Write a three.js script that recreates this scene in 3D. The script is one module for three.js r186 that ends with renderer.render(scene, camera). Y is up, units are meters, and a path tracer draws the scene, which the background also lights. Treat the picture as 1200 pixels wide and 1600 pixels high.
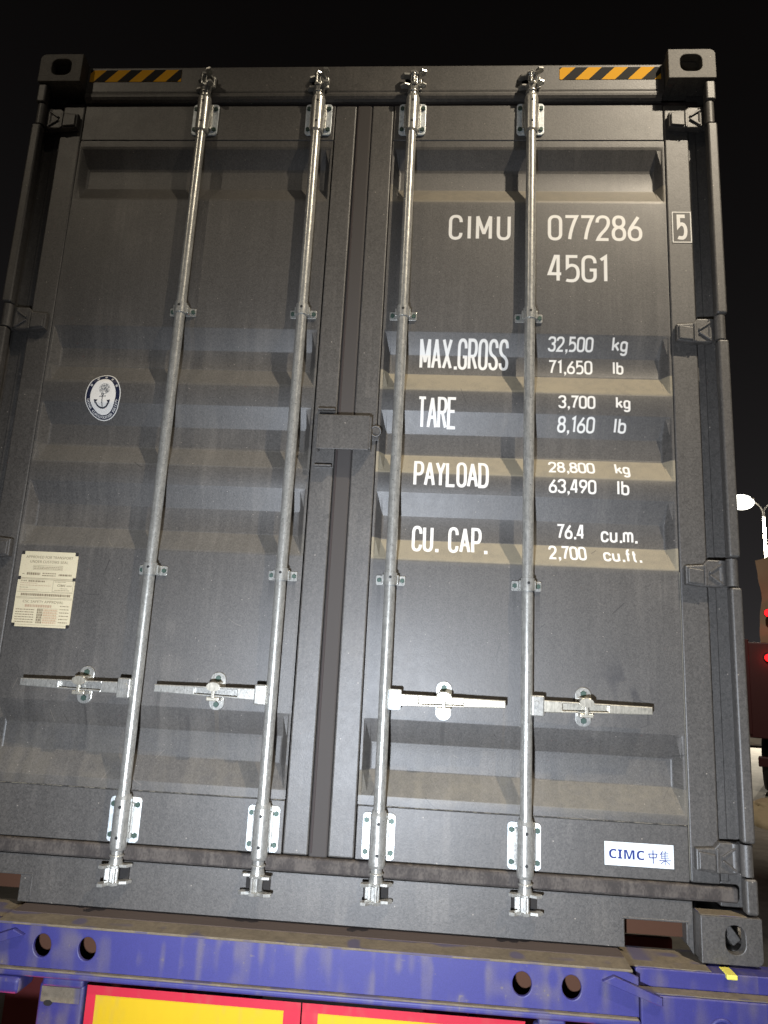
import * as THREE from 'three';
import { RoundedBoxGeometry } from 'three/addons/geometries/RoundedBoxGeometry.js';
import { mergeGeometries, toCreasedNormals } from 'three/addons/utils/BufferGeometryUtils.js';

// ---------------------------------------------------------------- camera, sky, lights, exposure
const DECK = 1.15;                       // height of the container's underside above the ground
const scene = new THREE.Scene();
const camera = new THREE.PerspectiveCamera(71.5, 3 / 4, 0.05, 900);
camera.rotation.order = 'YXZ';
camera.position.set(1.5127, 0.7522 + DECK, 2.1598);
camera.rotation.set(0.2049, 0.0697, 0.0503);
const renderer = new THREE.WebGLRenderer({ antialias: true });
renderer.toneMapping = THREE.LinearToneMapping;
renderer.toneMappingExposure = 1;
renderer.shadowMap.enabled = true;

{ // night sky: nearly black overhead, a faint glow of town light low down, the same all round
  const w = 64, h = 128, d = new Float32Array(w * h * 4);
  for (let j = 0; j < h; j++) {
    const el = Math.max(0, ((j + 0.5) / h - 0.5) * Math.PI);
    const g = Math.exp(-el / 0.25);
    for (let i = 0; i < w; i++) {
      const k = (j * w + i) * 4;
      d[k] = 0.0014 + 0.03 * g; d[k + 1] = 0.0011 + 0.028 * g; d[k + 2] = 0.001 + 0.029 * g; d[k + 3] = 1;
    }
  }
  const t = new THREE.DataTexture(d, w, h, THREE.RGBAFormat, THREE.FloatType);
  t.mapping = THREE.EquirectangularReflectionMapping; t.magFilter = THREE.LinearFilter; t.needsUpdate = true;
  scene.background = t; scene.environment = t;
}
const fillLight = new THREE.DirectionalLight(new THREE.Color().setRGB(1, 0.9, 0.74), 0.12);   // weak general fill light added high on the right
fillLight.position.set(9, 24, 15); fillLight.target.position.set(1.2, 2.4, 0); fillLight.shadow.radius = 4;
fillLight.castShadow = true; fillLight.shadow.camera.left = -15; fillLight.shadow.camera.right = 15; fillLight.shadow.camera.top = 15; fillLight.shadow.camera.bottom = -15;
scene.add(fillLight, fillLight.target);

// lamps out of view; right and left stand in the yard behind the photographer (fittings built below): [x, y, z], aim, candela, colour, half cone
const LAMPS = {
  right: { at: [4.1, 6.5 + DECK, 2.7], aim: [2.3, 1.5 + DECK, 0], cd: 134, color: [1, 0.87, 0.68], cone: 0.41, pen: 1 },
  left: { at: [-2.6, 6.6 + DECK, 4.4], aim: [0.6, 1.3 + DECK, 0], cd: 12, color: [1, 0.86, 0.66], cone: 0.7, pen: 1 },
  side: { at: [4.2, 7.4, -5.2], aim: [7.4, 0, -10.4], cd: 90, color: [1, 0.92, 0.78], cone: 0.62, pen: 0.8 },  // added out of view to brighten the ground gap and the truck
  low: { at: [1.22, 0.2 + DECK, 2.3], aim: [1.45, 0.48 + DECK, 0], cd: 36, color: [0.82, 0.89, 1], cone: 0.8, pen: 1 },  // hand-torch light from near the camera, set on an added post
};

// ---------------------------------------------------------------- helpers
let seed = 7;
const rnd = () => { seed = (seed * 1664525 + 1013904223) >>> 0; return seed / 4294967296; };
const hash = (x, y, s) => { let h = (x * 374761393 + y * 668265263 + s * 1442695041) | 0; h = Math.imul(h ^ (h >>> 13), 1274126177); h ^= h >>> 16; return (h >>> 0) / 4294967296; };
function vnoise(x, y, s, px = 0, py = 0) {       // value noise, wraps at px, py cells
  const xi = Math.floor(x), yi = Math.floor(y); let fx = x - xi, fy = y - yi;
  fx = fx * fx * (3 - 2 * fx); fy = fy * fy * (3 - 2 * fy);
  const m = (a, p) => (p ? ((a % p) + p) % p : a);
  const a = hash(m(xi, px), m(yi, py), s), b = hash(m(xi + 1, px), m(yi, py), s), c = hash(m(xi, px), m(yi + 1, py), s), e = hash(m(xi + 1, px), m(yi + 1, py), s);
  return a + (b - a) * fx + (c - a) * fy + (a - b - c + e) * fx * fy;
}
const clamp = (x, a = 0, b = 1) => Math.min(b, Math.max(a, x));
const sstep = (a, b, x) => { const t = clamp((x - a) / (b - a)); return t * t * (3 - 2 * t); };
const enc = (v) => { v = clamp(v); return 255 * (v <= 0.0031308 ? v * 12.92 : 1.055 * Math.pow(v, 1 / 2.4) - 0.055); };
function canvas(w, h) { const c = document.createElement('canvas'); c.width = w; c.height = h; return c; }
function tex(c, srgb = true, repeat = false) {
  const t = new THREE.CanvasTexture(c);
  if (srgb) t.colorSpace = THREE.SRGBColorSpace;
  if (repeat) t.wrapS = t.wrapT = THREE.RepeatWrapping;
  t.magFilter = THREE.LinearFilter; t.anisotropy = 8;
  return t;
}
function paintCanvas(w, h, f) {                   // f(x, y from the top, both 0..1) -> linear [r, g, b]
  const c = canvas(w, h), g = c.getContext('2d'), im = g.createImageData(w, h);
  for (let j = 0; j < h; j++) for (let i = 0; i < w; i++) {
    const o = f((i + 0.5) / w, (j + 0.5) / h, i, j), k = (j * w + i) * 4;
    im.data[k] = enc(o[0]); im.data[k + 1] = enc(o[1]); im.data[k + 2] = enc(o[2]); im.data[k + 3] = 255;
  }
  g.putImageData(im, 0, 0);
  return c;
}
function greyCanvas(w, h, f) {
  const c = canvas(w, h), g = c.getContext('2d'), im = g.createImageData(w, h);
  for (let j = 0; j < h; j++) for (let i = 0; i < w; i++) {
    const v = 255 * clamp(f((i + 0.5) / w, (j + 0.5) / h, i, j)), k = (j * w + i) * 4;
    im.data[k] = im.data[k + 1] = im.data[k + 2] = v; im.data[k + 3] = 255;
  }
  g.putImageData(im, 0, 0);
  return c;
}
const rgb = (r, g, b) => new THREE.Color().setRGB(r, g, b);
const taken = {};
function numbered(name) { const n = taken[name] = (taken[name] ?? -1) + 1; return n ? `${name}_${String(n).padStart(3, '0')}` : name; }
function boxUV(g, s = 1) {                        // uv in metres from the face's main direction
  g = g.index ? g.toNonIndexed() : g;
  const p = g.attributes.position, n = p.count, uv = new Float32Array(n * 2);
  const a = new THREE.Vector3(), b = new THREE.Vector3(), c = new THREE.Vector3();
  for (let i = 0; i < n; i += 3) {
    a.fromBufferAttribute(p, i); b.fromBufferAttribute(p, i + 1).sub(a); c.fromBufferAttribute(p, i + 2).sub(a); b.cross(c);
    const x = Math.abs(b.x), y = Math.abs(b.y), z = Math.abs(b.z);
    for (let k = i; k < i + 3; k++) {
      const X = p.getX(k), Y = p.getY(k), Z = p.getZ(k);
      const [u, v] = z >= x && z >= y ? [X, Y] : x >= y ? [Z, Y] : [X, Z];
      uv[2 * k] = u * s; uv[2 * k + 1] = v * s;
    }
  }
  g.setAttribute('uv', new THREE.BufferAttribute(uv, 2));
  for (const k of Object.keys(g.attributes)) if (!['position', 'normal', 'uv'].includes(k)) g.deleteAttribute(k);
  return g;
}
const join = (list) => mergeGeometries(list.map((g) => boxUV(g)), false);
function bx(x0, x1, y0, y1, z0, z1, r = 0.003) {
  const w = x1 - x0, h = y1 - y0, d = z1 - z0, q = Math.min(r, w * 0.45, h * 0.45, d * 0.45);
  const g = r > 0 ? new RoundedBoxGeometry(w, h, d, 2, q) : new THREE.BoxGeometry(w, h, d);
  return g.translate((x0 + x1) / 2, (y0 + y1) / 2, (z0 + z1) / 2);
}
function alongX(pts, x0, x1) {                    // a profile of [z, y] points drawn out along x
  const s = new THREE.Shape(pts.map(([z, y]) => new THREE.Vector2(-z, y)));
  return new THREE.ExtrudeGeometry(s, { depth: x1 - x0, bevelEnabled: false }).rotateY(Math.PI / 2).translate(x0, 0, 0);
}
function poly(pts) { return new THREE.Shape(pts.map(([x, y]) => new THREE.Vector2(x, y))); }
function rrect(x0, y0, x1, y1, r) {
  const s = new THREE.Shape();
  s.moveTo(x0 + r, y0); s.lineTo(x1 - r, y0); s.absarc(x1 - r, y0 + r, r, -Math.PI / 2, 0); s.lineTo(x1, y1 - r); s.absarc(x1 - r, y1 - r, r, 0, Math.PI / 2);
  s.lineTo(x0 + r, y1); s.absarc(x0 + r, y1 - r, r, Math.PI / 2, Math.PI); s.lineTo(x0, y0 + r); s.absarc(x0 + r, y0 + r, r, Math.PI, Math.PI * 1.5);
  return s;
}
function hole(s, pts) { s.holes.push(new THREE.Path(pts)); return s; }
function ext(shape, z0, z1, b = 0.0015, seg = 10) {
  return new THREE.ExtrudeGeometry(shape, { depth: z1 - z0 - 2 * b, bevelEnabled: b > 0, bevelThickness: b, bevelSize: b, bevelOffset: -b, bevelSegments: 2, curveSegments: seg }).translate(0, 0, z0 + b);
}
function cyl(r0, r1, y0, y1, x, z, seg = 20) { return new THREE.CylinderGeometry(r1, r0, y1 - y0, seg).translate(x, (y0 + y1) / 2, z); }
function mesh(name, geos, mat, parent) {
  const g = Array.isArray(geos) ? join(geos) : geos;
  const m = new THREE.Mesh(g, mat); m.name = name; m.castShadow = m.receiveShadow = true;
  parent.add(m);
  return m;
}
function thing(name, label, category, pos, group) {
  const o = new THREE.Group(); o.name = numbered(name); o.position.set(...pos); o.userData = { label, category };
  if (group) o.userData.group = group;
  scene.add(o);
  return o;
}
function part(name, parent, label) { const o = new THREE.Group(); o.name = name; if (label) o.userData.label = label; parent.add(o); return o; }

// ---------------------------------------------------------------- materials
const grain = (i, j, s) => hash(i, j, s) - 0.5;
const paintBump = tex(greyCanvas(512, 512, (x, y, i, j) => 0.5 + 0.35 * (vnoise(x * 128, y * 128, 3, 128, 128) - 0.5) + 0.4 * (vnoise(x * 256, y * 256, 4, 256, 256) - 0.5)), false, true);
paintBump.repeat.set(3.2, 3.2);
const paintRough = tex(greyCanvas(512, 512, (x, y) => 0.5 + 0.02 * (vnoise(x * 10, y * 10, 5, 10, 10) - 0.5) + 0.025 * (vnoise(x * 60, y * 60, 6, 60, 60) - 0.5)), false, true);
// grey paint: [r, g, b] at a point in metres, with fine grit, blotches and rain streaks
function greyPaint(X, Y, i, j, s = 0) {
  const bl = vnoise(X * 5, Y * 5, 11 + s) * 0.6 + vnoise(X * 17, Y * 17, 12 + s) * 0.4;
  const st = vnoise(X * 46, Y * 1.7, 13 + s) * 0.6 + vnoise(X * 140, Y * 4, 14 + s) * 0.4;
  let v = 0.066 * (0.94 + 0.12 * bl) * (0.9 + 0.2 * st) * (1 + 0.36 * grain(i, j, 15 + s) + 0.4 * grain(i >> 1, j >> 1, 16 + s) + 0.3 * grain(i >> 2, j >> 2, 17 + s));
  let d = sstep(0.52, 0.85, bl * 0.6 + st * 0.4) * 0.02;
  if (hash(i >> 1, j >> 1, 18 + s) > 0.9997) d += 0.25;
  return [v * 1.07 + d, v * 0.985 + d * 0.88, v * 0.9 + d * 0.72];
}
const paintTex = tex(paintCanvas(1024, 1024, (x, y, i, j) => greyPaint(x * 1.6, y * 1.6, i, j)), true, true);
paintTex.repeat.set(1 / 1.6, 1 / 1.6);
const M = {
  paint: new THREE.MeshPhysicalMaterial({ map: paintTex, roughness: 1, ior: 1.66, roughnessMap: paintRough, bumpMap: paintBump, bumpScale: 0.0003 }),
  cast: new THREE.MeshStandardMaterial({ map: paintTex, color: rgb(1.3, 1.28, 1.2), roughness: 0.6, bumpMap: paintBump, bumpScale: 0.0004 }),
  dark: new THREE.MeshStandardMaterial({ color: rgb(0.02, 0.018, 0.017), roughness: 0.9 }),
  rubber: new THREE.MeshStandardMaterial({ color: rgb(0.034, 0.024, 0.022), roughness: 0.75 }),
  seal: new THREE.MeshStandardMaterial({ color: rgb(0.055, 0.048, 0.044), roughness: 0.8 }),
  bead: new THREE.MeshStandardMaterial({ roughness: 0.8, map: tex(paintCanvas(1024, 64, (x, y, i, j) => { const d = sstep(0.42, 0.62, vnoise(x * 60, 0.5, 55) * 0.6 + vnoise(x * 200, y * 4, 56) * 0.4); return [0.05 + 0.13 * d, 0.047 + 0.12 * d, 0.042 + 0.095 * d]; }), true, true) }),
  rust: new THREE.MeshStandardMaterial({ color: rgb(0.075, 0.03, 0.014), roughness: 0.9 }),
  bolt: new THREE.MeshStandardMaterial({ color: rgb(0.05, 0.085, 0.068), roughness: 0.5, metalness: 0.3 }),
  black: new THREE.MeshStandardMaterial({ color: rgb(0.012, 0.012, 0.012), roughness: 0.6 }),
};
{
  const c = paintCanvas(512, 512, (x, y, i, j) => {
    const n = vnoise(x * 24, y * 24, 21, 24, 24) * 0.5 + vnoise(x * 90, y * 40, 22, 90, 40) * 0.5;
    const scr = 0.86 + 0.28 * vnoise(x * 50, y * 8, 23, 50, 8);
    const v = 0.47 * (0.72 + 0.5 * n) * scr;
    return [v, v * 0.985, v * 0.915];
  });
  const t = tex(c, true, true); t.repeat.set(5, 5);
  const r = tex(greyCanvas(256, 256, (x, y) => 0.36 + 0.1 * (vnoise(x * 40, y * 40, 24, 40, 40) - 0.5)), false, true); r.repeat.set(7, 7);
  M.zinc = new THREE.MeshStandardMaterial({ map: t, roughnessMap: r, roughness: 0.85, metalness: 0.6 });
  M.zincForged = new THREE.MeshStandardMaterial({ map: t, color: rgb(1.1, 1.05, 0.95), roughness: 0.34, metalness: 0.6 });
  M.zincLit = new THREE.MeshStandardMaterial({ map: t, color: rgb(1.65, 1.78, 1.95), roughness: 0.42, metalness: 0.3 });  // paler, cooler zinc with the lamp sheen put into its colour
  M.gasket = new THREE.MeshStandardMaterial({ roughness: 0.8, map: tex(paintCanvas(1024, 128, (x, y, i, j) => {
    const n = vnoise(x * 30, y * 3, 31) * 0.35 + vnoise(x * 110, y * 2, 32) * 0.35 + vnoise(x * 400, y * 30, 33) * 0.3, d = sstep(0.3, 0.8, n);
    return [0.04 + 0.055 * d, 0.033 + 0.048 * d, 0.03 + 0.04 * d];
  }), true, true) });
}
// blue chassis paint with road dust and scuffs
M.blue = new THREE.MeshStandardMaterial({ roughness: 0.52, map: tex(paintCanvas(2048, 512, (x, y, i, j) => {
  const X = x * 2.4, Y = y * 0.6;
  const n = vnoise(X * 8, Y * 8, 41) * 0.5 + vnoise(X * 30, Y * 30, 42) * 0.5, st = vnoise(X * 60, Y * 4, 43), sp = vnoise(X * 110, Y * 110, 44);
  let d = 0.06 + 0.5 * sstep(0.45, 0.85, n * 0.6 + st * 0.4) + 0.5 * sstep(0.8, 0.95, sp * 0.7 + n * 0.3);
  d = clamp(d);
  const b = 1 + 0.3 * grain(i, j, 45);
  return [(0.028 * (1 - d) + 0.15 * d) * b, (0.028 * (1 - d) + 0.125 * d) * b, (0.175 * (1 - d) + 0.11 * d) * b];
}), true, true) });
M.blue.map.repeat.set(1 / 2.4, 1 / 0.6);
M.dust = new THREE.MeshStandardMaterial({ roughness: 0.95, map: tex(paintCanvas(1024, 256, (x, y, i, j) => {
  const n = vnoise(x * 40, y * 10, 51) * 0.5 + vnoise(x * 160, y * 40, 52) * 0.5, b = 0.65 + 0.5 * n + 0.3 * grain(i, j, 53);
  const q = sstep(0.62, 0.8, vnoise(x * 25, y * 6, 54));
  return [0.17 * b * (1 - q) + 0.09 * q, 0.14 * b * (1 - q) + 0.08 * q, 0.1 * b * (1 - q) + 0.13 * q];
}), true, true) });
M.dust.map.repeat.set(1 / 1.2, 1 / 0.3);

// ---------------------------------------------------------------- stroke lettering like the stencil sets used on containers
const GL = {
  0: 'M0 .25Q0 0 .5 0Q1 0 1 .25L1 .75Q1 1 .5 1Q0 1 0 .75Z', 1: 'M.1 .13L.75 0L.75 1', 2: 'M0 .26Q0 0 .5 0Q1 0 1 .25Q1 .42 .62 .62Q.2 .82 .05 1L1 1',
  3: 'M0 .2Q.06 0 .5 0Q1 0 1 .24Q1 .47 .45 .47Q1 .47 1 .74Q1 1 .5 1Q.05 1 0 .8', 4: 'M.74 1L.74 0L.5 0L0 .72L1 .72', 5: 'M.95 0L.1 0L.1 .44Q.3 .36 .5 .36Q1 .38 1 .68Q1 1 .45 1Q.15 1 0 .97',
  6: 'M.8 0L.14 .48Q0 .6 0 .73Q0 1 .5 1Q1 1 1 .73Q1 .46 .5 .46Q.2 .46 .1 .58', 7: 'M0 0L1 0Q.5 .5 .38 1', 8: 'M.5 .46Q.06 .44 .06 .23Q.06 0 .5 0Q.94 0 .94 .23Q.94 .44 .5 .46Q0 .5 0 .74Q0 1 .5 1Q1 1 1 .74Q1 .5 .5 .46',
  9: 'M.2 1L.86 .52Q1 .4 1 .27Q1 0 .5 0Q0 0 0 .27Q0 .54 .5 .54Q.8 .54 .9 .42',
  C: 'M1 .27Q1 0 .5 0Q0 0 0 .25L0 .75Q0 1 .5 1Q1 1 1 .75', I: 'M.5 0L.5 1', M: 'M0 1L0 0L.5 .78L1 0L1 1', U: 'M0 0L0 .75Q0 1 .5 1Q1 1 1 .75L1 0',
  G: 'M1 .27Q1 0 .5 0Q0 0 0 .25L0 .75Q0 1 .5 1Q1 1 1 .78L1 .55L.55 .55', A: 'M0 1L.5 0L1 1M.2 .68L.8 .68', X: 'M0 0L1 1M1 0L0 1', R: 'M0 1L0 0L.5 0Q1 0 1 .26Q1 .52 .5 .52L0 .52M.5 .52L1 1',
  O: 'M0 .25Q0 0 .5 0Q1 0 1 .25L1 .75Q1 1 .5 1Q0 1 0 .75Z', S: 'M1 .24Q.98 0 .5 0Q0 0 0 .25Q0 .42 .5 .5Q1 .58 1 .76Q1 1 .5 1Q.02 1 0 .76', T: 'M0 0L1 0M.5 0L.5 1', E: 'M1 0L0 0L0 1L1 1M0 .48L.85 .48',
  P: 'M0 1L0 0L.5 0Q1 0 1 .28Q1 .56 .5 .56L0 .56', Y: 'M0 0L.5 .5L1 0M.5 .5L.5 1', L: 'M0 0L0 1L1 1', D: 'M0 0L.4 0Q1 0 1 .3L1 .7Q1 1 .4 1L0 1Z',
  k: 'M0 0L0 1M.95 .38L0 .74M.4 .6L1 1', g: 'M.95 .35L.95 1.1Q.95 1.33 .45 1.33Q.1 1.33 .02 1.2M.95 .58Q.95 .35 .48 .35Q0 .35 0 .58L0 .78Q0 1 .48 1Q.95 1 .95 .78', l: 'M.5 0L.5 1',
  b: 'M0 0L0 1M0 .58Q0 .35 .48 .35Q.95 .35 .95 .58L.95 .78Q.95 1 .48 1Q0 1 0 .78', c: 'M.95 .55Q.9 .35 .48 .35Q0 .35 0 .6L0 .76Q0 1 .48 1Q.9 1 .95 .8', u: 'M0 .35L0 .78Q0 1 .45 1Q.9 1 .9 .75M.9 .35L.9 1',
  m: 'M0 .35L0 1M0 .55Q0 .35 .25 .35Q.5 .35 .5 .6L.5 1M.5 .55Q.5 .35 .75 .35Q1 .35 1 .6L1 1', f: 'M1 .02Q.4 -.02 .4 .25L.4 1M0 .37L.95 .37', t: 'M.4 .1L.4 .8Q.4 1 .95 1M0 .37L.9 .37',
};
const GW = { I: 0.06, l: 0.06, '.': 0.22, ',': 0.22, M: 1.2, m: 1.35, 1: 0.62, f: 0.6, t: 0.55, ' ': 0.7, A: 1.1, X: 1.05 };
function letters(g, str, x0, x1, y0, y1, lw, gap = 0.42) {  // canvas pixels: the line fills x0..x1, capitals y0..y1
  const ws = [...str].map((ch) => GW[ch] ?? 1), total = ws.reduce((a, b) => a + b, 0) + gap * (str.length - 1);
  const sx = (x1 - x0 - lw) / total, h = y1 - y0 - lw;
  g.lineWidth = lw; g.lineJoin = 'miter'; g.lineCap = 'butt'; g.miterLimit = 3;
  let x = x0 + lw / 2;
  [...str].forEach((ch, n) => {
    const w = ws[n] * sx, y = y0 + lw / 2;
    if (ch === '.' || ch === ',') {
      g.fillRect(x, y1 - lw * 1.2, lw * 1.1, lw * 1.2);
      if (ch === ',') { g.beginPath(); g.moveTo(x + lw * 0.4, y1); g.lineTo(x + lw * 1.15, y1); g.lineTo(x, y1 + lw * 1.2); g.fill(); }
    } else if (ch !== ' ') {
      g.beginPath();
      for (const [, c, a] of GL[ch].matchAll(/([MLQZ])([^MLQZ]*)/g)) {
        const v = a.trim().split(/[\s,]+/).filter(Boolean).map(Number), X = (k) => x + v[k] * w, Y = (k) => y + v[k + 1] * h;
        const e = (k) => v[k + 1] === 0 || v[k + 1] === 1;
        if (c === 'M') g.moveTo(X(0), Y(0)); else if (c === 'L') g.lineTo(X(0), Y(0)); else if (c === 'Q') g.quadraticCurveTo(X(0), Y(0), X(2), Y(2)); else g.closePath();
      }
      g.stroke();
    }
    x += w + gap * sx;
  });
}

const RODS = [[0.629, -1, 0.587, 0.268, 0.457, 0.634], [1.0485, -1, 1.01, 0.69, 0.874, 0.636], [1.3895, 1, 1.428, 1.747, 1.566, 0.643], [1.809, 1, 1.847, 2.168, 1.979, 0.647]];
// ---------------------------------------------------------------- the door sheet: five pressed-in ribs
const ZF = -0.06, DEPTH = 0.036, BOT = 0.333, TOP = 2.575;
const RIBS = [[2.335, 2.546], [1.635, 1.838], [1.35, 1.561], [1.067, 1.283], [0.362, 0.577]];
const ribS = (y) => { for (const [a, b] of RIBS) if (y > a && y < b) return clamp(Math.min((y - a) / 0.066, (b - y) / 0.07)); return 0; };
const SIDE = 0.02;
function sheetZ(x, y, xl, xr) { const e = clamp(Math.min((x - xl - 0.004) / SIDE, (xr - 0.004 - x) / SIDE)); return ZF - 0.001 - DEPTH * Math.min(ribS(y), e); }
function roundedLine(pts, r) {          // rounds the corners of a polyline of [t, z]
  const out = [pts[0]];
  for (let i = 1; i < pts.length - 1; i++) {
    const [p, q, s] = [pts[i - 1], pts[i], pts[i + 1]];
    const cut = (a) => { const l = Math.hypot(a[0] - q[0], a[1] - q[1]), k = Math.min(r, l * 0.4) / l; return [q[0] + (a[0] - q[0]) * k, q[1] + (a[1] - q[1]) * k]; };
    const a = cut(p), b = cut(s);
    for (let k = 0; k <= 4; k++) { const t = k / 4; out.push([0, 1].map((d) => (1 - t) ** 2 * a[d] + 2 * t * (1 - t) * q[d] + t * t * b[d])); }
  }
  out.push(pts[pts.length - 1]);
  return out;
}
function doorSheet(xl, xr) {
  const line = [[BOT, 0]];
  for (const [a, b] of [...RIBS].reverse()) line.push([a, 0], [a + 0.066, 1], [b - 0.07, 1], [b, 0]);
  line.push([TOP, 0]);
  const ys = roundedLine(line.map(([y, s]) => [y, s * DEPTH]), 0.007);
  const xsr = roundedLine([[xl, 0], [xl + 0.008, 0], [xl + 0.008 + SIDE, 1], [(xl + xr) / 2, 1], [xr - 0.008 - SIDE, 1], [xr - 0.008, 0], [xr, 0]].map(([x, s]) => [x, s * DEPTH]), 0.006).map(([x, z]) => [x, z / DEPTH]);
  const pos = [], uv = [], idx = [], nx = xsr.length;
  for (const [y, z] of ys) for (const [x, e] of xsr) {
    const slope = 1;                                  // rib ends are pressed in together with the rib
    pos.push(x, y, ZF - 0.001 - Math.min(z, e * DEPTH) * slope); uv.push((x - xl) / (xr - xl), (y - BOT) / (TOP - BOT));
  }
  for (let j = 0; j < ys.length - 1; j++) for (let i = 0; i < nx - 1; i++) { const a = j * nx + i; idx.push(a, a + 1, a + nx, a + 1, a + nx + 1, a + nx); }
  const g = new THREE.BufferGeometry();
  g.setAttribute('position', new THREE.Float32BufferAttribute(pos, 3)); g.setAttribute('uv', new THREE.Float32BufferAttribute(uv, 2)); g.setIndex(idx);
  return toCreasedNormals(g, 0.35);
}
const rough = {};
const PPM = 913;                                       // texture pixels per metre
function sheetTexture(xl, xr, s, dustiness, print) {
  const w = Math.round((xr - xl) * PPM), h = 2047;
  const c = paintCanvas(w, h, (u, v, i, j) => {
    const X = xl + u * (xr - xl), Y = TOP - v * (TOP - BOT);
    let [r, g, b] = greyPaint(X, Y, i, j, s);
    let d = 0;                                         // road dust that has settled on the upward faces of the ribs
    RIBS.forEach(([a], k) => {
      const t = (Y - a) / 0.066;
      if (t > -0.3 && t < 1.05) d = Math.max(d, sstep(-0.1, 0.03, t) * (1 - sstep(0.97, 1.03, t)) * (k === 0 ? 0.55 : k === 4 ? 0.24 : 1) + (t < 0 ? 0.16 * (1 + t / 0.3) : 0));
    });
    const n = vnoise(X * 9, Y * 20, 60 + s) * 0.5 + vnoise(X * 60, Y * 90, 61 + s) * 0.5;
    const low = sstep(0.62, 0.36, Y) * sstep(0.3, 0.75, vnoise(X * 40, Y * 5, 62 + s) * 0.5 + n * 0.5) * 0.1;
    if (s === 100) { const rub = sstep(0.13, 0, Math.hypot((X - 2.1) * 1.0, (Y - 0.7) * 0.9)) * sstep(0.5, 0.72, vnoise(X * 34 + Y * 8, Y * 9, 66)); r *= 1 - 0.5 * rub; g *= 1 - 0.5 * rub; b *= 1 - 0.45 * rub; }
    d = clamp((d * dustiness * (0.65 + 0.5 * n) + low) * (1 + 0.5 * grain(i, j, 63)));
    return [r * (1 - d) + 0.25 * d, g * (1 - d) + 0.213 * d, b * (1 - d) + 0.145 * d];
  });
  rough[s] = tex(greyCanvas(512, 1024, (u, v) => {
    const Y = TOP - v * (TOP - BOT), X = xl + u * (xr - xl);
    let q = 0.5 + 0.02 * (vnoise(X * 12, Y * 12, 67) - 0.5) + 0.025 * (vnoise(X * 70, Y * 70, 68) - 0.5);
    for (const [a] of RIBS) { const t = (Y - a) / 0.066; if (t > -0.05 && t < 1.03) q = Math.max(q, a > 2 ? 0.5 : 0.8); }
    return q;
  }), false);
  { // scuffs, scratches and dirty runs below the fittings
    const g = c.getContext('2d'), P = (x) => (x - xl) * PPM, Q = (y) => (TOP - y) * PPM;
    for (let k = 0; k < 46; k++) {
      const x = P(xl + rnd() * (xr - xl)), y = Q(BOT + rnd() * rnd() * 1.9), l = 6 + rnd() * 46, a = (rnd() - 0.5) * 2.6;
      g.strokeStyle = rnd() > 0.45 ? `rgba(150,140,124,${0.12 + rnd() * 0.3})` : `rgba(18,17,17,${0.2 + rnd() * 0.35})`; g.lineWidth = 0.8 + rnd() * 1.4;
      g.beginPath(); g.moveTo(x, y); g.quadraticCurveTo(x + l * 0.5 * Math.cos(a), y + l * 0.6 * Math.sin(a) + 3, x + l * Math.cos(a), y + l * Math.sin(a)); g.stroke();
    }
    for (const [x, side, hub, tip, ret, hy] of RODS) for (const [px, py] of [[x - 0.04, 2.59], [x + 0.04, 2.59], [x - 0.03, 1.875], [x + 0.035, 1.875], [x - 0.036, 0.98], [x + 0.036, 0.98], [ret, hy - 0.06], [tip, hy - 0.012]]) {
      if (px < xl + 0.01 || px > xr - 0.01) continue;
      const l = 0.05 + rnd() * 0.16, w = 0.006 + rnd() * 0.012, gr = g.createLinearGradient(0, Q(py), 0, Q(py - l));
      const t = rnd() > 0.5 ? '104,92,76' : '24,22,21'; gr.addColorStop(0, `rgba(${t},${0.16 + rnd() * 0.2})`); gr.addColorStop(1, `rgba(${t},0)`);
      g.fillStyle = gr; g.fillRect(P(px - w / 2), Q(py), w * PPM, l * PPM);
    }
  }
  if (print) {
    const g = c.getContext('2d');
    g.fillStyle = g.strokeStyle = 'rgb(226,223,216)';
    print((str, x0, x1, y1, y0, lw, gap) => letters(g, str, (x0 - xl) * PPM, (x1 - xl) * PPM, (TOP - y1) * PPM, (TOP - y0) * PPM, lw * PPM, gap), g);
  }
  return tex(c);
}
const sheetMat = (map, k) => new THREE.MeshPhysicalMaterial({ map, roughness: 1, ior: 1.66, roughnessMap: rough[k], bumpMap: sheetBump, bumpScale: 0.0003 });
const sheetBump = paintBump.clone();   // the sheets' uv run 0..1 over about 0.95 by 2.24 m
sheetBump.repeat.set(3.1, 7.2);

// ---------------------------------------------------------------- setting: ground
{
  const gt = tex(paintCanvas(1024, 1024, (x, y, i, j) => {
    const n = vnoise(x * 12, y * 12, 71, 12, 12) * 0.5 + vnoise(x * 64, y * 64, 72, 64, 64) * 0.3 + vnoise(x * 256, y * 256, 73, 256, 256) * 0.2;
    const v = 0.1 + 0.16 * n + 0.04 * grain(i, j, 74);
    return [v * 1.08, v * 0.98, v * 0.84];
  }), true, true);
  gt.repeat.set(1 / 6, 1 / 6);
  const g = boxUV(new THREE.PlaneGeometry(900, 900, 1, 1).rotateX(-Math.PI / 2));
  const m = mesh('ground', g, new THREE.MeshStandardMaterial({ map: gt, roughness: 0.9 }), scene);
  m.userData.kind = 'structure';
}

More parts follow.
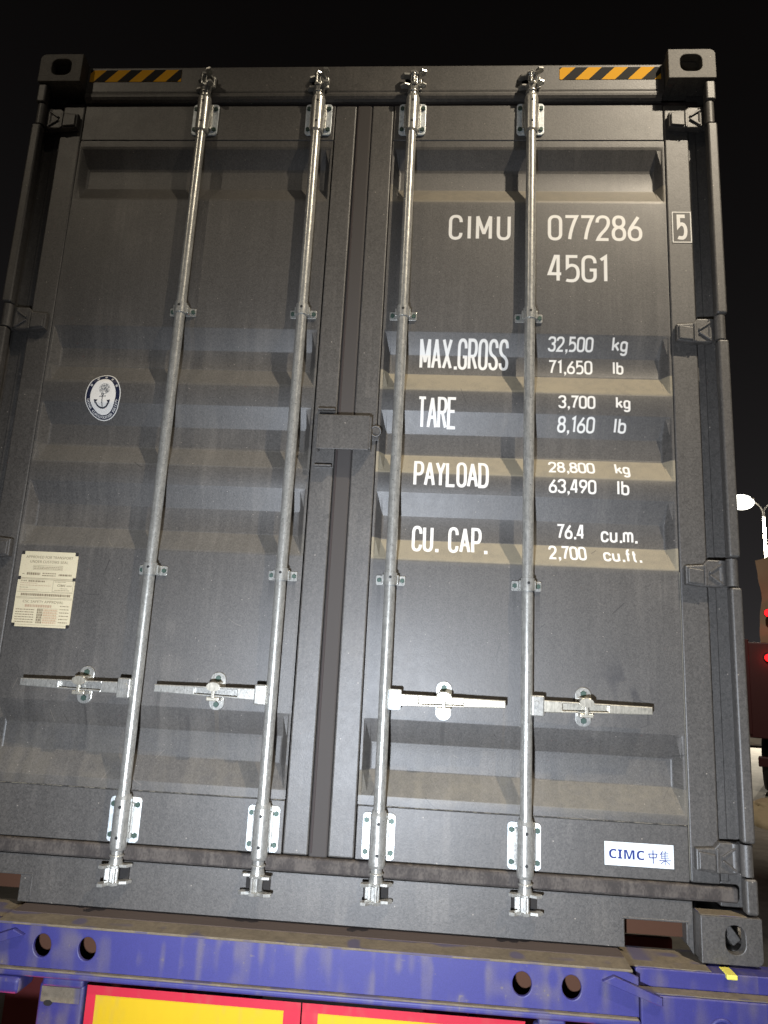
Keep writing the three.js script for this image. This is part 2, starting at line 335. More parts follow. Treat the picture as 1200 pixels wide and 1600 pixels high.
// ---------------------------------------------------------------- the shipping container (local origin: middle of its rear lower edge)
const W = 2.438, H = 2.896, LEN = 12.192, CX = W / 2;
const box = thing('shipping_container', 'dark grey steel shipping container with closed doors and white lettering, on the blue trailer', 'container', [CX, DECK, 0]);
const inner = new THREE.Group();                        // everything below is written from the container's lower left corner
const K = (geos) => join(Array.isArray(geos) ? geos : [geos]).translate(-CX, 0, 0);
const put = (name, geos, mat, parent) => mesh(name, K(geos), mat, parent);
const putRaw = (name, geo, mat, parent) => mesh(name, geo.translate(-CX, 0, 0), mat, parent);
const mx = (x) => W - x;                                 // mirrored x

// corner castings
function casting(left, top, zf, dirz) {
  const x0 = 0, x1 = 0.162, y0 = 0, y1 = 0.118;
  const s = new THREE.Shape(), r = top ? 0.022 : 0.004, rb = top ? 0.004 : 0.018;
  s.moveTo(x0, y0); s.lineTo(x1 - rb, y0); s.absarc(x1 - rb, y0 + rb, rb, -Math.PI / 2, 0); s.lineTo(x1, y1 - r); s.absarc(x1 - r, y1 - r, r, 0, Math.PI / 2); s.lineTo(x0, y1); s.lineTo(x0, y0);
  const h = new THREE.Path(), hc = [top ? 0.078 : 0.09, top ? 0.062 : 0.062], a = top ? 0.037 : 0.026, b = top ? 0.034 : 0.036, q = top ? 0.024 : 0.025;
  h.moveTo(hc[0] - a + q, hc[1] - b); h.lineTo(hc[0] + a - q, hc[1] - b); h.absarc(hc[0] + a - q, hc[1] - b + q, q, -Math.PI / 2, 0); h.lineTo(hc[0] + a, hc[1] + b - q); h.absarc(hc[0] + a - q, hc[1] + b - q, q, 0, Math.PI / 2);
  h.lineTo(hc[0] - a + q, hc[1] + b); h.absarc(hc[0] - a + q, hc[1] + b - q, q, Math.PI / 2, Math.PI); h.lineTo(hc[0] - a, hc[1] - b + q); h.absarc(hc[0] - a + q, hc[1] - b + q, q, Math.PI, Math.PI * 1.5);
  s.holes.push(h);
  const list = [ext(s, -0.03, 0, 0.0025, 8),
    bx(0.002, 0.028, 0.002, 0.116, -0.178, -0.0305, 0.002), bx(0.0285, 0.1335, 0.002, 0.028, -0.178, -0.0305, 0.002), bx(0.0285, 0.1335, 0.09, 0.1155, -0.178, -0.0305, 0.002)];
  const sd = rrect(-0.178, 0.002, -0.0305, 0.1155, 0.004); sd.holes.push(new THREE.Path().absellipse(-0.1, 0.06, 0.04, 0.026, 0, Math.PI * 2, true));
  list.push(ext(sd, 0, 0.026, 0.002).rotateY(-Math.PI / 2).translate(0.16, 0, 0));
  let g = join(list);
  if (left) { g.scale(-1, 1, 1); const p = g.attributes.position, n = g.attributes.normal; for (const at of [p, n, g.attributes.uv]) { const k = at.itemSize; for (let i = 0; i < at.count; i += 3) for (let d = 0; d < k; d++) { const t = at.array[(i + 1) * k + d]; at.array[(i + 1) * k + d] = at.array[(i + 2) * k + d]; at.array[(i + 2) * k + d] = t; } } }
  if (dirz < 0) g.rotateY(Math.PI).scale(1, 1, 1);
  return g;
}
for (const top of [1, 0]) {
  put('corner_casting', [casting(false, top, 0, 1).translate(W - 0.162, top ? H - 0.118 : 0, 0)], top ? M.cast : M.paint, box);
  put('corner_casting', [casting(true, top, 0, 1).translate(0.162, top ? H - 0.118 : 0, 0)], top ? M.cast : M.paint, box);
  put('corner_casting', [casting(true, top, 0, -1).translate(W - 0.162, top ? H - 0.118 : 0, -LEN)], top ? M.cast : M.paint, box);
  put('corner_casting', [casting(false, top, 0, -1).translate(0.162, top ? H - 0.118 : 0, -LEN)], top ? M.cast : M.paint, box);
}
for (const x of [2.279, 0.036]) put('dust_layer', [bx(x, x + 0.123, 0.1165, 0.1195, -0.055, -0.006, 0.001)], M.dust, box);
put('twist_lock_head', [bx(-0.03, 0.03, -0.014, 0.014, -0.05, 0.0, 0.004).rotateZ(-0.9).translate(2.372, 0.062, -0.05), cyl(0.03, 0.018, 0.03, 0.085, 2.36, -0.09)], M.paint, box);

// corner posts, broken at the hinge knuckles
const HINGES = [2.645, 1.845, 1.052, 0.252];
for (const left of [0, 1]) {
  const X = (a, b) => (left ? [mx(b), mx(a)] : [a, b]), list = [];
  const cuts = [2.776, ...HINGES.flatMap((y) => [y + 0.05, y - 0.036]), 0.12];
  for (let k = 0; k < cuts.length; k += 2) {
    list.push(bx(...X(2.402, 2.436), cuts[k + 1] + 0.002, cuts[k] - 0.002, -0.04, -0.006, 0.008));
  }
  for (const y of HINGES) list.push(cyl(0.0165, 0.0165, y - 0.034, y + 0.048, left ? mx(2.416) : 2.416, -0.026), bx(...X(2.402, 2.434), y - 0.034, y + 0.048, -0.06, -0.028, 0.004));
  list.push(bx(...X(2.42, 2.435), 0.12, 2.776, -0.081, -0.041, 0.003));
  const post = put('corner_post', list, M.paint, box);
  put('post_recess', [bx(...X(2.362, 2.434), 0.12, 2.776, -0.16, -0.0815, 0.004)], M.paint, post);
}
// header with drip lip and top plate
const header = put('header', [
  alongX([[-0.09, 2.752], [-0.05, 2.765], [-0.047, 2.77], [-0.046, 2.775], [-0.046, 2.874], [-0.05, 2.88], [-0.075, 2.892], [-0.3, 2.892], [-0.3, 2.74], [-0.09, 2.74]], 0.163, 2.275),
  alongX([[-0.09, 2.735], [-0.058, 2.736], [-0.049, 2.741], [-0.0445, 2.75], [-0.0435, 2.758], [-0.0455, 2.7665], [-0.0895, 2.7515]], 0.163, 2.268),
], M.paint, box);
{ // yellow and black warning strips
  const strip = (x0, x1, ph) => {
    const w = 512, h = 72, c = canvas(w, h), g = c.getContext('2d'), L = x1 - x0;
    g.fillStyle = 'rgb(26,24,22)'; g.fillRect(0, 0, w, h); g.fillStyle = 'rgb(236,172,20)';
    const P = 0.0925 / L * w, wd = 0.048 / L * w, sl = 0.047 / L * w;
    for (let k = -2; k < 7; k++) { const a = ph / L * w + k * P; g.beginPath(); g.moveTo(a + sl, 0); g.lineTo(a + sl + wd, 0); g.lineTo(a + wd, h); g.lineTo(a, h); g.fill(); }
    const q = new THREE.BoxGeometry(L, 0.051, 0.001).translate((x0 + x1) / 2 - CX, 2.8405, -0.0453);
    mesh('warning_strip', q, new THREE.MeshStandardMaterial({ map: tex(c), roughness: 0.85 }), header);
  };
  strip(0.173, 0.523, -0.034); strip(1.91, 2.265, -0.038);
}
// sill with two slots, its lower return, and the rusty cross member seen through the slots
{
  const s = poly([[0.2, 0.007], [0.2, 0.079], [0.337, 0.079], [0.337, 0.007], [2.087, 0.007], [2.087, 0.079], [2.255, 0.079], [2.255, 0.03], [2.274, 0.0], [2.274, 0.136], [0.164, 0.136], [0.164, 0.0], [0.185, 0.03]].slice(1).concat([[0.2, 0.03]]).filter((p) => !(p[0] === 0.185)));
  const sill = put('sill', [ext(s, -0.06, -0.052, 0.0015), bx(0.164, 2.274, 0.13, 0.1365, -0.16, -0.0605, 0.001),
    ...[0.2, 2.087].flatMap((a) => [bx(a - 0.006, a + 0.174, 0.08, 0.085, -0.09, -0.0505, 0.0015), bx(a - 0.007, a - 0.001, 0.02, 0.079, -0.09, -0.0505, 0.0015), bx(a + 0.169, a + 0.175, 0.024, 0.079, -0.09, -0.0505, 0.0015)])], M.paint, box);
  put('cross_member', [bx(0.17, 2.27, 0.024, 0.125, -0.135, -0.11, 0.003)], M.rust, sill);
}
// side walls, roof, front wall
{
  const wave = (n, L) => { const o = []; for (let k = 0; k < n; k++) { const a = (k * L) / n, p = L / n; o.push([a, 0], [a + p * 0.26, 0], [a + p * 0.5, 1], [a + p * 0.76, 1]); } o.push([L, 0]); return o; };
  for (const left of [0, 1]) {
    const g = new THREE.BufferGeometry(), pos = [], idx = [];
    wave(40, LEN - 0.4).forEach(([t, s], k) => { const x = left ? 0.012 + s * 0.036 : W - 0.012 - s * 0.036; pos.push(x, 0.12, -0.2 - t, x, 2.8, -0.2 - t); if (k) idx.push(2 * k - 2, 2 * k, 2 * k - 1, 2 * k - 1, 2 * k, 2 * k + 1); });
    g.setAttribute('position', new THREE.Float32BufferAttribute(pos, 3)); g.setIndex(idx); 
    const w = put('side_wall', [toCreasedNormals(g, 0.3)], M.paint, box);
    put('rail', [bx(left ? 0.004 : W - 0.064, left ? 0.064 : W - 0.004, 2.8, 2.862, -LEN + 0.18, -0.18), bx(left ? 0.004 : W - 0.064, left ? 0.064 : W - 0.004, 0.0, 0.12, -LEN + 0.18, -0.18)], M.paint, w);
  }
  put('roof', [bx(0.065, W - 0.065, 2.835, 2.856, -LEN + 0.1, -0.302, 0.004)], M.paint, box);
  put('front_wall', [bx(0.165, W - 0.165, 0.02, 2.85, -LEN, -LEN + 0.06)], M.paint, box);
  put('floor', [bx(0.066, W - 0.066, 0.13, 0.16, -LEN + 0.1, -0.17, 0)], M.dark, box);
}

// ---- doors
const textureR = sheetTexture(1.323, 2.272, 100, 1, (say) => {
  say('CIMU', 1.533, 1.746, 2.281, 2.184, 0.0114, 0.75);
  say('077286', 1.872, 2.19, 2.283, 2.185, 0.0114, 0.42);
  say('45G1', 1.872, 2.077, 2.131, 2.029, 0.0114, 0.42);
  say('MAX.GROSS', 1.45, 1.748, 1.822, 1.721, 0.0098, 0.5);
  say('TARE', 1.45, 1.581, 1.609, 1.507, 0.0098, 0.42);
  say('PAYLOAD', 1.447, 1.688, 1.394, 1.304, 0.0098, 0.42);
  say('CU. CAP.', 1.449, 1.689, 1.181, 1.094, 0.0098, 0.5);
  say('32,500', 1.876, 2.025, 1.833, 1.788, 0.0067, 0.4); say('kg', 2.086, 2.138, 1.836, 1.792, 0.0067, 0.45);
  say('71,650', 1.88, 2.026, 1.763, 1.714, 0.0067, 0.4); say('lb', 2.092, 2.128, 1.763, 1.716, 0.0067, 0.6);
  say('3,700', 1.907, 2.026, 1.625, 1.58, 0.0067, 0.4); say('kg', 2.091, 2.138, 1.626, 1.584, 0.0067, 0.45);
  say('8,160', 1.907, 2.027, 1.555, 1.506, 0.0067, 0.4); say('lb', 2.088, 2.128, 1.554, 1.508, 0.0067, 0.6);
  say('28,800', 1.879, 2.026, 1.408, 1.366, 0.0067, 0.4); say('kg', 2.089, 2.136, 1.409, 1.367, 0.0067, 0.45);
  say('63,490', 1.877, 2.026, 1.343, 1.296, 0.0067, 0.4); say('lb', 2.09, 2.129, 1.345, 1.296, 0.0067, 0.6);
  say('76.4', 1.907, 1.996, 1.204, 1.156, 0.0067, 0.4); say('cu.m.', 2.046, 2.16, 1.202, 1.15, 0.0067, 0.45);
  say('2,700', 1.881, 1.998, 1.133, 1.086, 0.0067, 0.4); say('cu.ft.', 2.049, 2.166, 1.131, 1.086, 0.0067, 0.45);
});
const textureL = sheetTexture(0.166, 1.107, 200, 0.11);
const doors = [];
for (const left of [0, 1]) {
  const door = part('door', box, left ? 'left door with oval sticker and cream data plate' : 'right door with white weight lettering');
  doors.push(door);
  const [xl, xr] = left ? [0.166, 1.107] : [1.323, 2.272];
  const X = (a, b) => (left ? [mx(b), mx(a)] : [a, b]);
  putRaw('panel', doorSheet(xl, xr), sheetMat(left ? textureL : textureR, left ? 200 : 100), door);
  put('backing', [bx(...X(1.25, 2.37), 0.19, 2.71, -0.13, -0.112, 0)], M.dark, door);
  put('stile', [bx(...X(2.2745, 2.357), 0.182, 2.722, -0.11, ZF, 0.006), bx(...X(2.357, 2.388), 0.186, 2.718, -0.11, -0.078, 0.004)], M.paint, door);
  put('stile', [bx(...(left ? [1.1095, 1.185] : [1.243, 1.3205]), 0.182, 2.722, -0.11, ZF, 0.006)], M.paint, door);
  put('rail', [bx(xl, xr, 2.5775, 2.722, -0.11, ZF, 0.003)], M.paint, door);
  put('rail', [bx(xl, xr, 0.182, 0.3305, -0.11, ZF, 0.003)], M.paint, door);
  const bead = (a, b, c, d) => put('weld_bead', [bx(a, b, c, d, ZF - 0.006, ZF + 0.0012, 0.001)], M.bead, door);
  if (!left) bead(2.2722, 2.2743, 0.19, 1.06);
  bead(xl + 0.004, xr - 0.004, 0.3308, 0.3326);
  for (const y of HINGES) {
    const blade = poly([[2.284, y - 0.03], [2.33, y - 0.036], [2.392, y - 0.036], [2.4, y - 0.03], [2.4, y + 0.046], [2.35, y + 0.046], [2.335, y + 0.03], [2.284, y + 0.026]]);
    const list = [ext(blade, ZF + 0.0005, -0.036, 0.004), bx(2.338, 2.346, y - 0.034, y + 0.03, -0.037, -0.032, 0.002)];
    list.push(ext(poly([[2.29, y - 0.026], [2.336, y - 0.03], [2.336, y + 0.014], [2.29, y + 0.02]]), -0.0365, -0.0305, 0.003));
    for (const [a, dx, dy] of [[0.62, 0, 0.02], [-0.62, 0, -0.014]]) list.push(bx(-0.022, 0.022, -0.0035, 0.0035, -0.037, -0.0305, 0.002).rotateZ(a).translate(2.372, y + dy, 0));
    list.push(cyl(0.017, 0.017, y - 0.03, y + 0.044, 2.392, -0.05));
    let g = join(list);
    if (left) g = mirror(g);
    put('hinge', [g], M.paint, door);
  }
}
function mirror(g) {
  g.applyMatrix4(new THREE.Matrix4().makeScale(-1, 1, 1)).translate(W, 0, 0);
  for (const at of Object.values(g.attributes)) { const k = at.itemSize; for (let i = 0; i < at.count; i += 3) for (let d = 0; d < k; d++) { const t = at.array[(i + 1) * k + d]; at.array[(i + 1) * k + d] = at.array[(i + 2) * k + d]; at.array[(i + 2) * k + d] = t; } }
  return g;
}
const [doorR, doorL] = doors;
// seals: rounded rubber strips
{
  const g = boxUV(bx(1.1855, 1.2425, 0.176, 2.728, -0.1, -0.0625, 0.009)), u = g.attributes.uv;
  for (let i = 0; i < u.count; i++) u.setXY(i, u.getY(i) / 1.2, u.getX(i) * 4);
  mesh('door_seal', g.translate(-CX, 0, 0), M.seal, box);
  put('seal_lip', [bx(1.19, 1.1965, 0.19, 2.72, -0.064, -0.0605, 0.0015)], M.rubber, box);
}
{
  const g = bx(0.03, 2.4, 0.138, 0.1805, -0.09, -0.046, 0.009), p = boxUV(g), u = p.attributes.uv;
  for (let i = 0; i < u.count; i++) u.setXY(i, u.getX(i) / 1.2, u.getY(i) * 7);
  const m = mesh('door_seal', p.translate(-CX, 0, 0), M.gasket, box);
  put('door_seal', [bx(0.04, 2.395, 2.7235, 2.741, -0.1, -0.068, 0.004), bx(2.389, 2.3985, 0.18, 2.73, -0.1, -0.084, 0.003), bx(0.0395, 0.049, 0.18, 2.73, -0.1, -0.084, 0.003)], M.rubber, box);
}
// the check digit in its frame, printed on the right stile
{
  const c = canvas(256, 400), g = c.getContext('2d');
  const base = paintCanvas(256, 400, (x, y, i, j) => greyPaint(x * 0.07, y * 0.13, i >> 1, j >> 1, 300)); g.drawImage(base, 0, 0);
  g.strokeStyle = g.fillStyle = 'rgb(226,223,216)'; g.lineWidth = 12; g.strokeRect(12, 12, 232, 376);
  letters(g, '5', 56, 198, 42, 358, 44);
  const q = bx(2.288, 2.3545, 2.179, 2.2995, ZF - 0.0005, ZF + 0.0009, 0);
  mesh('check_digit', uvFront(q, 2.288, 2.3545, 2.179, 2.2995).translate(-CX, 0, 0), new THREE.MeshStandardMaterial({ map: tex(c), roughness: 0.5 }), doorR);
}
function uvFront(g, x0, x1, y0, y1) { const p = g.attributes.position, u = g.attributes.uv; for (let i = 0; i < p.count; i++) u.setXY(i, (p.getX(i) - x0) / (x1 - x0), (p.getY(i) - y0) / (y1 - y0)); return g; }
// maker's label
{
  const c = canvas(768, 252), g = c.getContext('2d');
  g.fillStyle = 'rgb(232,240,245)'; g.fillRect(0, 0, 768, 252);
  g.fillStyle = g.strokeStyle = 'rgb(38,52,120)';
  g.save(); g.translate(40, 178); g.scale(1, 0.92); g.font = 'bold 150px sans-serif';
  const tw = g.measureText('CIMC').width; g.scale(410 / tw, 1); g.fillText('CIMC', 0, 0); g.restore();
  g.lineCap = 'round'; g.lineJoin = 'round'; g.lineWidth = 11;
  const st = (pts) => { g.beginPath(); pts.forEach(([x, y], k) => (k ? g.lineTo(x, y) : g.moveTo(x, y))); g.stroke(); };
  // first character: a box with a stroke through it
  st([[492, 108], [504, 148]]); st([[492, 108], [584, 104], [572, 146]]); st([[504, 148], [572, 144]]); st([[540, 66], [540, 204]]);
  // second character
  g.lineWidth = 8;
  st([[646, 66], [618, 112]]); st([[634, 92], [634, 150]]); st([[672, 66], [680, 80]]); st([[634, 88], [708, 86]]); st([[634, 108], [702, 106]]); st([[634, 128], [702, 126]]); st([[634, 148], [716, 146]]); st([[672, 86], [672, 148]]);
  st([[608, 170], [734, 166]]); st([[672, 152], [672, 214]]); st([[664, 174], [622, 206]]); st([[680, 174], [724, 204]]);
  const q = bx(2.0365, 2.229, 0.2145, 0.277, ZF + 0.0002, ZF + 0.0012, 0);
  mesh('maker_label', uvFront(q, 2.0365, 2.229, 0.2145, 0.277).translate(-CX, 0, 0), new THREE.MeshStandardMaterial({ map: tex(c), roughness: 0.35 }), doorR);
}
// data plate with six rivet notches
{
  const c = canvas(800, 1040), g = c.getContext('2d');
  g.fillStyle = 'rgb(214,203,172)'; g.fillRect(0, 0, 800, 1040);
  for (let k = 0; k < 9000; k++) { g.fillStyle = `rgba(${90 + rnd() * 120},${80 + rnd() * 100},${50 + rnd() * 80},0.08)`; g.fillRect(rnd() * 800, rnd() * 1040, 2 + rnd() * 10, 2 + rnd() * 6); }
  const ink = 'rgb(112,98,78)'; g.fillStyle = g.strokeStyle = ink;
  const T = (s, x, y, w, px, wt = '') => { g.font = `${wt} ${px}px sans-serif`; g.save(); g.translate(x, y); g.scale(w / g.measureText(s).width, 1); g.fillText(s, 0, 0); g.restore(); };
  T('APPROVED FOR TRANSPORT', 70, 96, 660, 50); T('UNDER CUSTOMS SEAL', 130, 160, 540, 50);
  g.lineWidth = 3; g.strokeRect(190, 196, 410, 58);
  const bar = (x, y, w, h, col = 'rgba(112,98,78,0.75)') => { g.fillStyle = col; let a = x; while (a < x + w) { const q = 8 + rnd() * 26; g.fillRect(a, y, Math.min(q, x + w - a), h); a += q + 6; } g.fillStyle = ink; };
  bar(200, 212, 390, 10); bar(200, 232, 390, 10); bar(50, 310, 30, 12); bar(110, 296, 190, 34); bar(330, 296, 190, 14); bar(330, 326, 190, 14); bar(560, 306, 180, 26);
  g.fillRect(10, 372, 780, 5); g.fillRect(10, 388, 780, 4);
  T('TYPE', 40, 424, 90, 26, 'bold'); bar(150, 404, 230, 22); bar(40, 440, 240, 8, 'rgba(150,110,90,.6)'); bar(40, 470, 430, 8, 'rgba(150,110,90,.6)'); bar(40, 500, 120, 8); bar(40, 530, 250, 8, 'rgba(150,110,90,.6)');
  g.strokeRect(500, 400, 280, 150); bar(520, 412, 160, 8); T('CIMC', 560, 478, 120, 42, 'bold'); T('GROUP', 690, 474, 74, 24, 'bold'); bar(600, 500, 110, 10); bar(530, 526, 210, 8);
  g.fillRect(10, 562, 780, 4); bar(70, 584, 690, 34); g.fillRect(10, 636, 780, 4); g.fillRect(10, 652, 780, 4);
  T('CSC SAFETY APPROVAL', 110, 712, 570, 46); bar(150, 736, 370, 36, 'rgba(150,110,90,.5)');
  for (let k = 0; k < 6; k++) { bar(30, 800 + k * 34, 260, 12); bar(330, 792 + k * 34, 80, 26); bar(420, 794 + k * 34, 190, 22, 'rgba(170,120,95,.45)'); bar(640, 740 + k * 44, 130, 12); g.fillRect(325, 784 + k * 34, 300, 2); }
  g.fillRect(10, 1010, 780, 3);
  const a = 0.186, b = 0.376, lo = 0.8, hi = 1.042, n = 0.011, s = new THREE.Shape();
  const md = 0.955;
  [[a + n, lo], [b - n, lo], [b - n, lo + n], [b, lo + n], [b, md - n / 2], [b - n * 0.8, md - n / 2], [b - n * 0.8, md + n / 2], [b, md + n / 2], [b, hi - n], [b - n, hi - n], [b - n, hi], [a + n, hi], [a + n, hi - n], [a, hi - n], [a, md + n / 2], [a + n * 0.8, md + n / 2], [a + n * 0.8, md - n / 2], [a, md - n / 2], [a, lo + n], [a + n, lo + n]].forEach(([x, y], k) => (k ? s.lineTo(x, y) : s.moveTo(x, y)));
  const q = new THREE.ExtrudeGeometry(s, { depth: 0.0022, bevelEnabled: false }).translate(0, 0, ZF + 0.0003);
  const plate = mesh('data_plate', uvFront(q, a, b, lo, hi).translate(-CX, 0, 0), new THREE.MeshStandardMaterial({ map: tex(c), roughness: 0.45 }), doorL);
  void plate;
  const rv = []; for (const x of [a + 0.005, b - 0.005]) for (const y of [lo + 0.005, md, hi - 0.005]) rv.push(new THREE.SphereGeometry(0.0048, 10, 6).scale(1, 1, 0.6).translate(x, y, ZF + 0.002));
  rv.forEach((g) => put('rivet', [g], M.dark, doorL));
}
// oval class sticker lying over the pressed ribs
{
  const S = 512, S2 = 640, c = canvas(S, S2), g = c.getContext('2d');
  const E = (k, col) => { g.fillStyle = col; g.beginPath(); g.ellipse(S / 2, S2 / 2, S / 2 * k, S2 / 2 * (1 - (1 - k) * S / S2), 0, 0, 7); g.fill(); };
  g.fillStyle = 'rgb(225,222,214)'; g.fillRect(0, 0, S, S2); E(0.945, 'rgb(28,34,58)'); E(0.72, 'rgb(225,222,214)'); E(0.70, 'rgb(238,234,226)');
  const round = (s, t0, t1, px, up) => { g.fillStyle = 'rgb(225,222,214)'; g.font = `bold ${px}px sans-serif`; g.textAlign = 'center'; [...s].forEach((ch, k) => { const t = t0 + (t1 - t0) * (k + 0.5) / s.length, q = 0.83; g.save(); g.translate(S / 2 + Math.cos(t) * S / 2 * q, S2 / 2 + Math.sin(t) * (S2 / 2 - (1 - q) * S / 2)); g.rotate(up ? t + Math.PI / 2 : t - Math.PI / 2); g.fillText(ch, 0, px * 0.36); g.restore(); }); };
  round('CHINA CLASSIFICATION SOCIETY', Math.PI * 0.95, Math.PI * 0.05, 44, false);
  // five characters along the top, as short stroke groups
  for (let k = 0; k < 5; k++) { const t = -Math.PI * 0.82 + k * Math.PI * 0.16, q = 0.83; g.save(); g.translate(S / 2 + Math.cos(t) * S / 2 * q, S2 / 2 + Math.sin(t) * (S2 / 2 - (1 - q) * S / 2)); g.rotate(t + Math.PI / 2); g.strokeStyle = 'rgb(225,222,214)'; g.lineWidth = 5; g.strokeRect(-13, -13, 26, 22); g.beginPath(); g.moveTo(0, -18); g.lineTo(0, 18); g.moveTo(-13, -2); g.lineTo(13, -2); g.stroke(); g.restore(); }
  g.strokeStyle = 'rgb(70,72,78)'; g.fillStyle = 'rgb(40,44,60)';
  g.lineWidth = 4; g.globalAlpha = 0.55; g.beginPath(); g.ellipse(268, 218, 78, 74, 0, 0, 7); g.stroke(); for (const k of [0.35, 0.7]) { g.beginPath(); g.ellipse(268, 218, 78 * k, 74, 0, 0, 7); g.stroke(); g.beginPath(); g.ellipse(268, 218 - 74 * k * 0.7, 78 * Math.sqrt(1 - k * k * 0.5), 8, 0, 0, 7); g.stroke(); g.beginPath(); g.ellipse(268, 218 + 74 * k * 0.7, 78 * Math.sqrt(1 - k * k * 0.5), 8, 0, 0, 7); g.stroke(); }
  for (let k = 0; k < 60; k++) { g.beginPath(); g.arc(215 + rnd() * 110, 160 + rnd() * 110, 2 + rnd() * 8, 0, 7); g.stroke(); } g.globalAlpha = 1;
  g.lineWidth = 12; g.beginPath(); g.arc(250, 296, 14, 0, 7); g.stroke(); g.beginPath(); g.moveTo(250, 310); g.lineTo(250, 470); g.moveTo(205, 330); g.lineTo(300, 322); g.stroke();
  g.lineWidth = 22; g.beginPath(); g.arc(250, 388, 92, 0.28, Math.PI - 0.28); g.stroke();
  g.beginPath(); g.moveTo(132, 372); g.lineTo(188, 376); g.lineTo(146, 430); g.fill(); g.beginPath(); g.moveTo(368, 372); g.lineTo(314, 378); g.lineTo(356, 430); g.fill();
  const pos = [0.383, 1.582], a = 0.0615, b = 0.08, P = [], U = [], I = [], NR = 14, NA = 40;
  for (let r = 0; r <= NR; r++) for (let t = 0; t <= NA; t++) {
    const q = (t / NA) * Math.PI * 2, x = pos[0] + Math.cos(q) * a * r / NR, y = pos[1] + Math.sin(q) * b * r / NR;
    P.push(x - CX, y, sheetZ(x, y, 0.166, 1.107) + 0.0022); U.push(0.5 + Math.cos(q) * 0.5 * r / NR, 0.5 + Math.sin(q) * 0.5 * r / NR);
    if (r && t < NA) { const k = r * (NA + 1) + t, m = k - NA - 1; I.push(m, k, k + 1, m, k + 1, m + 1); }
  }
  const q = new THREE.BufferGeometry(); q.setAttribute('position', new THREE.Float32BufferAttribute(P, 3)); q.setAttribute('uv', new THREE.Float32BufferAttribute(U, 2)); q.setIndex(I); q.computeVertexNormals();
  mesh('oval_sticker', q, new THREE.MeshStandardMaterial({ map: tex(c), roughness: 0.4 }), doorL);
}
// lock box over the door joint
{
  const lb = put('lock_box', [
    bx(1.136, 1.3, 1.407, 1.522, -0.024, -0.018, 0.002), bx(1.136, 1.3, 1.517, 1.523, -0.056, -0.0185, 0.002), bx(1.13, 1.137, 1.407, 1.523, -0.058, -0.019, 0.002), bx(1.2985, 1.306, 1.412, 1.52, -0.058, -0.021, 0.002),
    ext(poly([[1.124, 1.353], [1.186, 1.353], [1.186, 1.551], [1.124, 1.551]]), ZF + 0.0005, ZF + 0.005, 0.001), bx(1.124, 1.182, 1.354, 1.36, -0.056, -0.034, 0.002), bx(1.124, 1.182, 1.545, 1.551, -0.056, -0.034, 0.002)], M.paint, box);
  put('shackle', [new THREE.TorusGeometry(0.016, 0.0035, 8, 18).rotateX(0.3).translate(1.318, 1.478, -0.045), bx(1.298, 1.33, 1.45, 1.5, -0.0595, -0.054, 0.002)], M.paint, lb);
}

// ---- locking bars: rod with two end bearings, two guides, a handle with hub and retainer, and a cam at each end
const ZR = -0.028;
function bearing(x, y) {
  const pl = rrect(x - 0.048, y - 0.064, x + 0.048, y + 0.064, 0.012);
  const list = [ext(pl, ZF + 0.0005, ZF + 0.0065, 0.0015)];
  return { plate: list, tube: [cyl(0.0245, 0.0245, y - 0.07, y + 0.062, x, ZR - 0.004, 28), cyl(0.022, 0.0245, y - 0.078, y - 0.07, x, ZR - 0.004, 28), cyl(0.0245, 0.02, y + 0.062, y + 0.076, x, ZR - 0.004, 28),
    bx(x - 0.03, x - 0.0225, y - 0.05, y + 0.05, ZF + 0.006, ZR - 0.012, 0.002), bx(x + 0.0225, x + 0.03, y - 0.05, y + 0.05, ZF + 0.006, ZR - 0.012, 0.002)],
  bolts: [[-1, -1], [1, -1], [-1, 1], [1, 1]].map(([a, b]) => new THREE.CylinderGeometry(0.0075, 0.0085, 0.006, 6).rotateX(Math.PI / 2).translate(x + a * 0.037, y + b * 0.043, ZF + 0.009)),
  holes: [-0.042, 0.042].map((d) => new THREE.CylinderGeometry(0.0046, 0.0046, 0.003, 12).rotateX(Math.PI / 2).translate(x + 0.001, y + d, ZR + 0.0197)) };
}
function cam(x, y, up, turn) {
  const lobe = (k) => poly([[-0.014, 0.018], [0.014, 0.018], [0.022, 0.006], [0.045, 0.004], [0.047, -0.008], [0.03, -0.018], [0.012, -0.012], [0.006, -0.022], [-0.01, -0.022], [-0.016, -0.01], [-0.034, -0.02], [-0.046, -0.012], [-0.042, 0.002], [-0.02, 0.006]].map(([a, b]) => [a * k, b * k]));
  const list = [ext(lobe(1), -0.0045, 0.0045, 0.002).rotateX(-Math.PI / 2).rotateY(0.1).translate(0, 0.02, 0.002), ext(lobe(1.05), -0.005, 0.005, 0.002).rotateX(-Math.PI / 2).rotateY(0.3).translate(0, -0.026, 0.002),
    bx(-0.014, 0.012, -0.024, 0.02, -0.014, 0.014, 0.004), bx(-0.003, 0.004, -0.024, 0.02, 0.012, 0.026, 0.002), bx(-0.03, -0.012, -0.026, 0.02, -0.02, -0.008, 0.003),
    new THREE.CylinderGeometry(0.0165, 0.021, 0.02, 20).translate(0, 0.033, 0), new THREE.CylinderGeometry(0.0165, 0.0165, 0.05, 20).translate(0, 0.065, 0), new THREE.TorusGeometry(0.0175, 0.0035, 8, 20).rotateX(Math.PI / 2).translate(0, 0.046, 0)];
  const g = join(list).rotateY(turn);
  if (up) g.rotateZ(Math.PI);
  return g.translate(x, y, ZR);
}
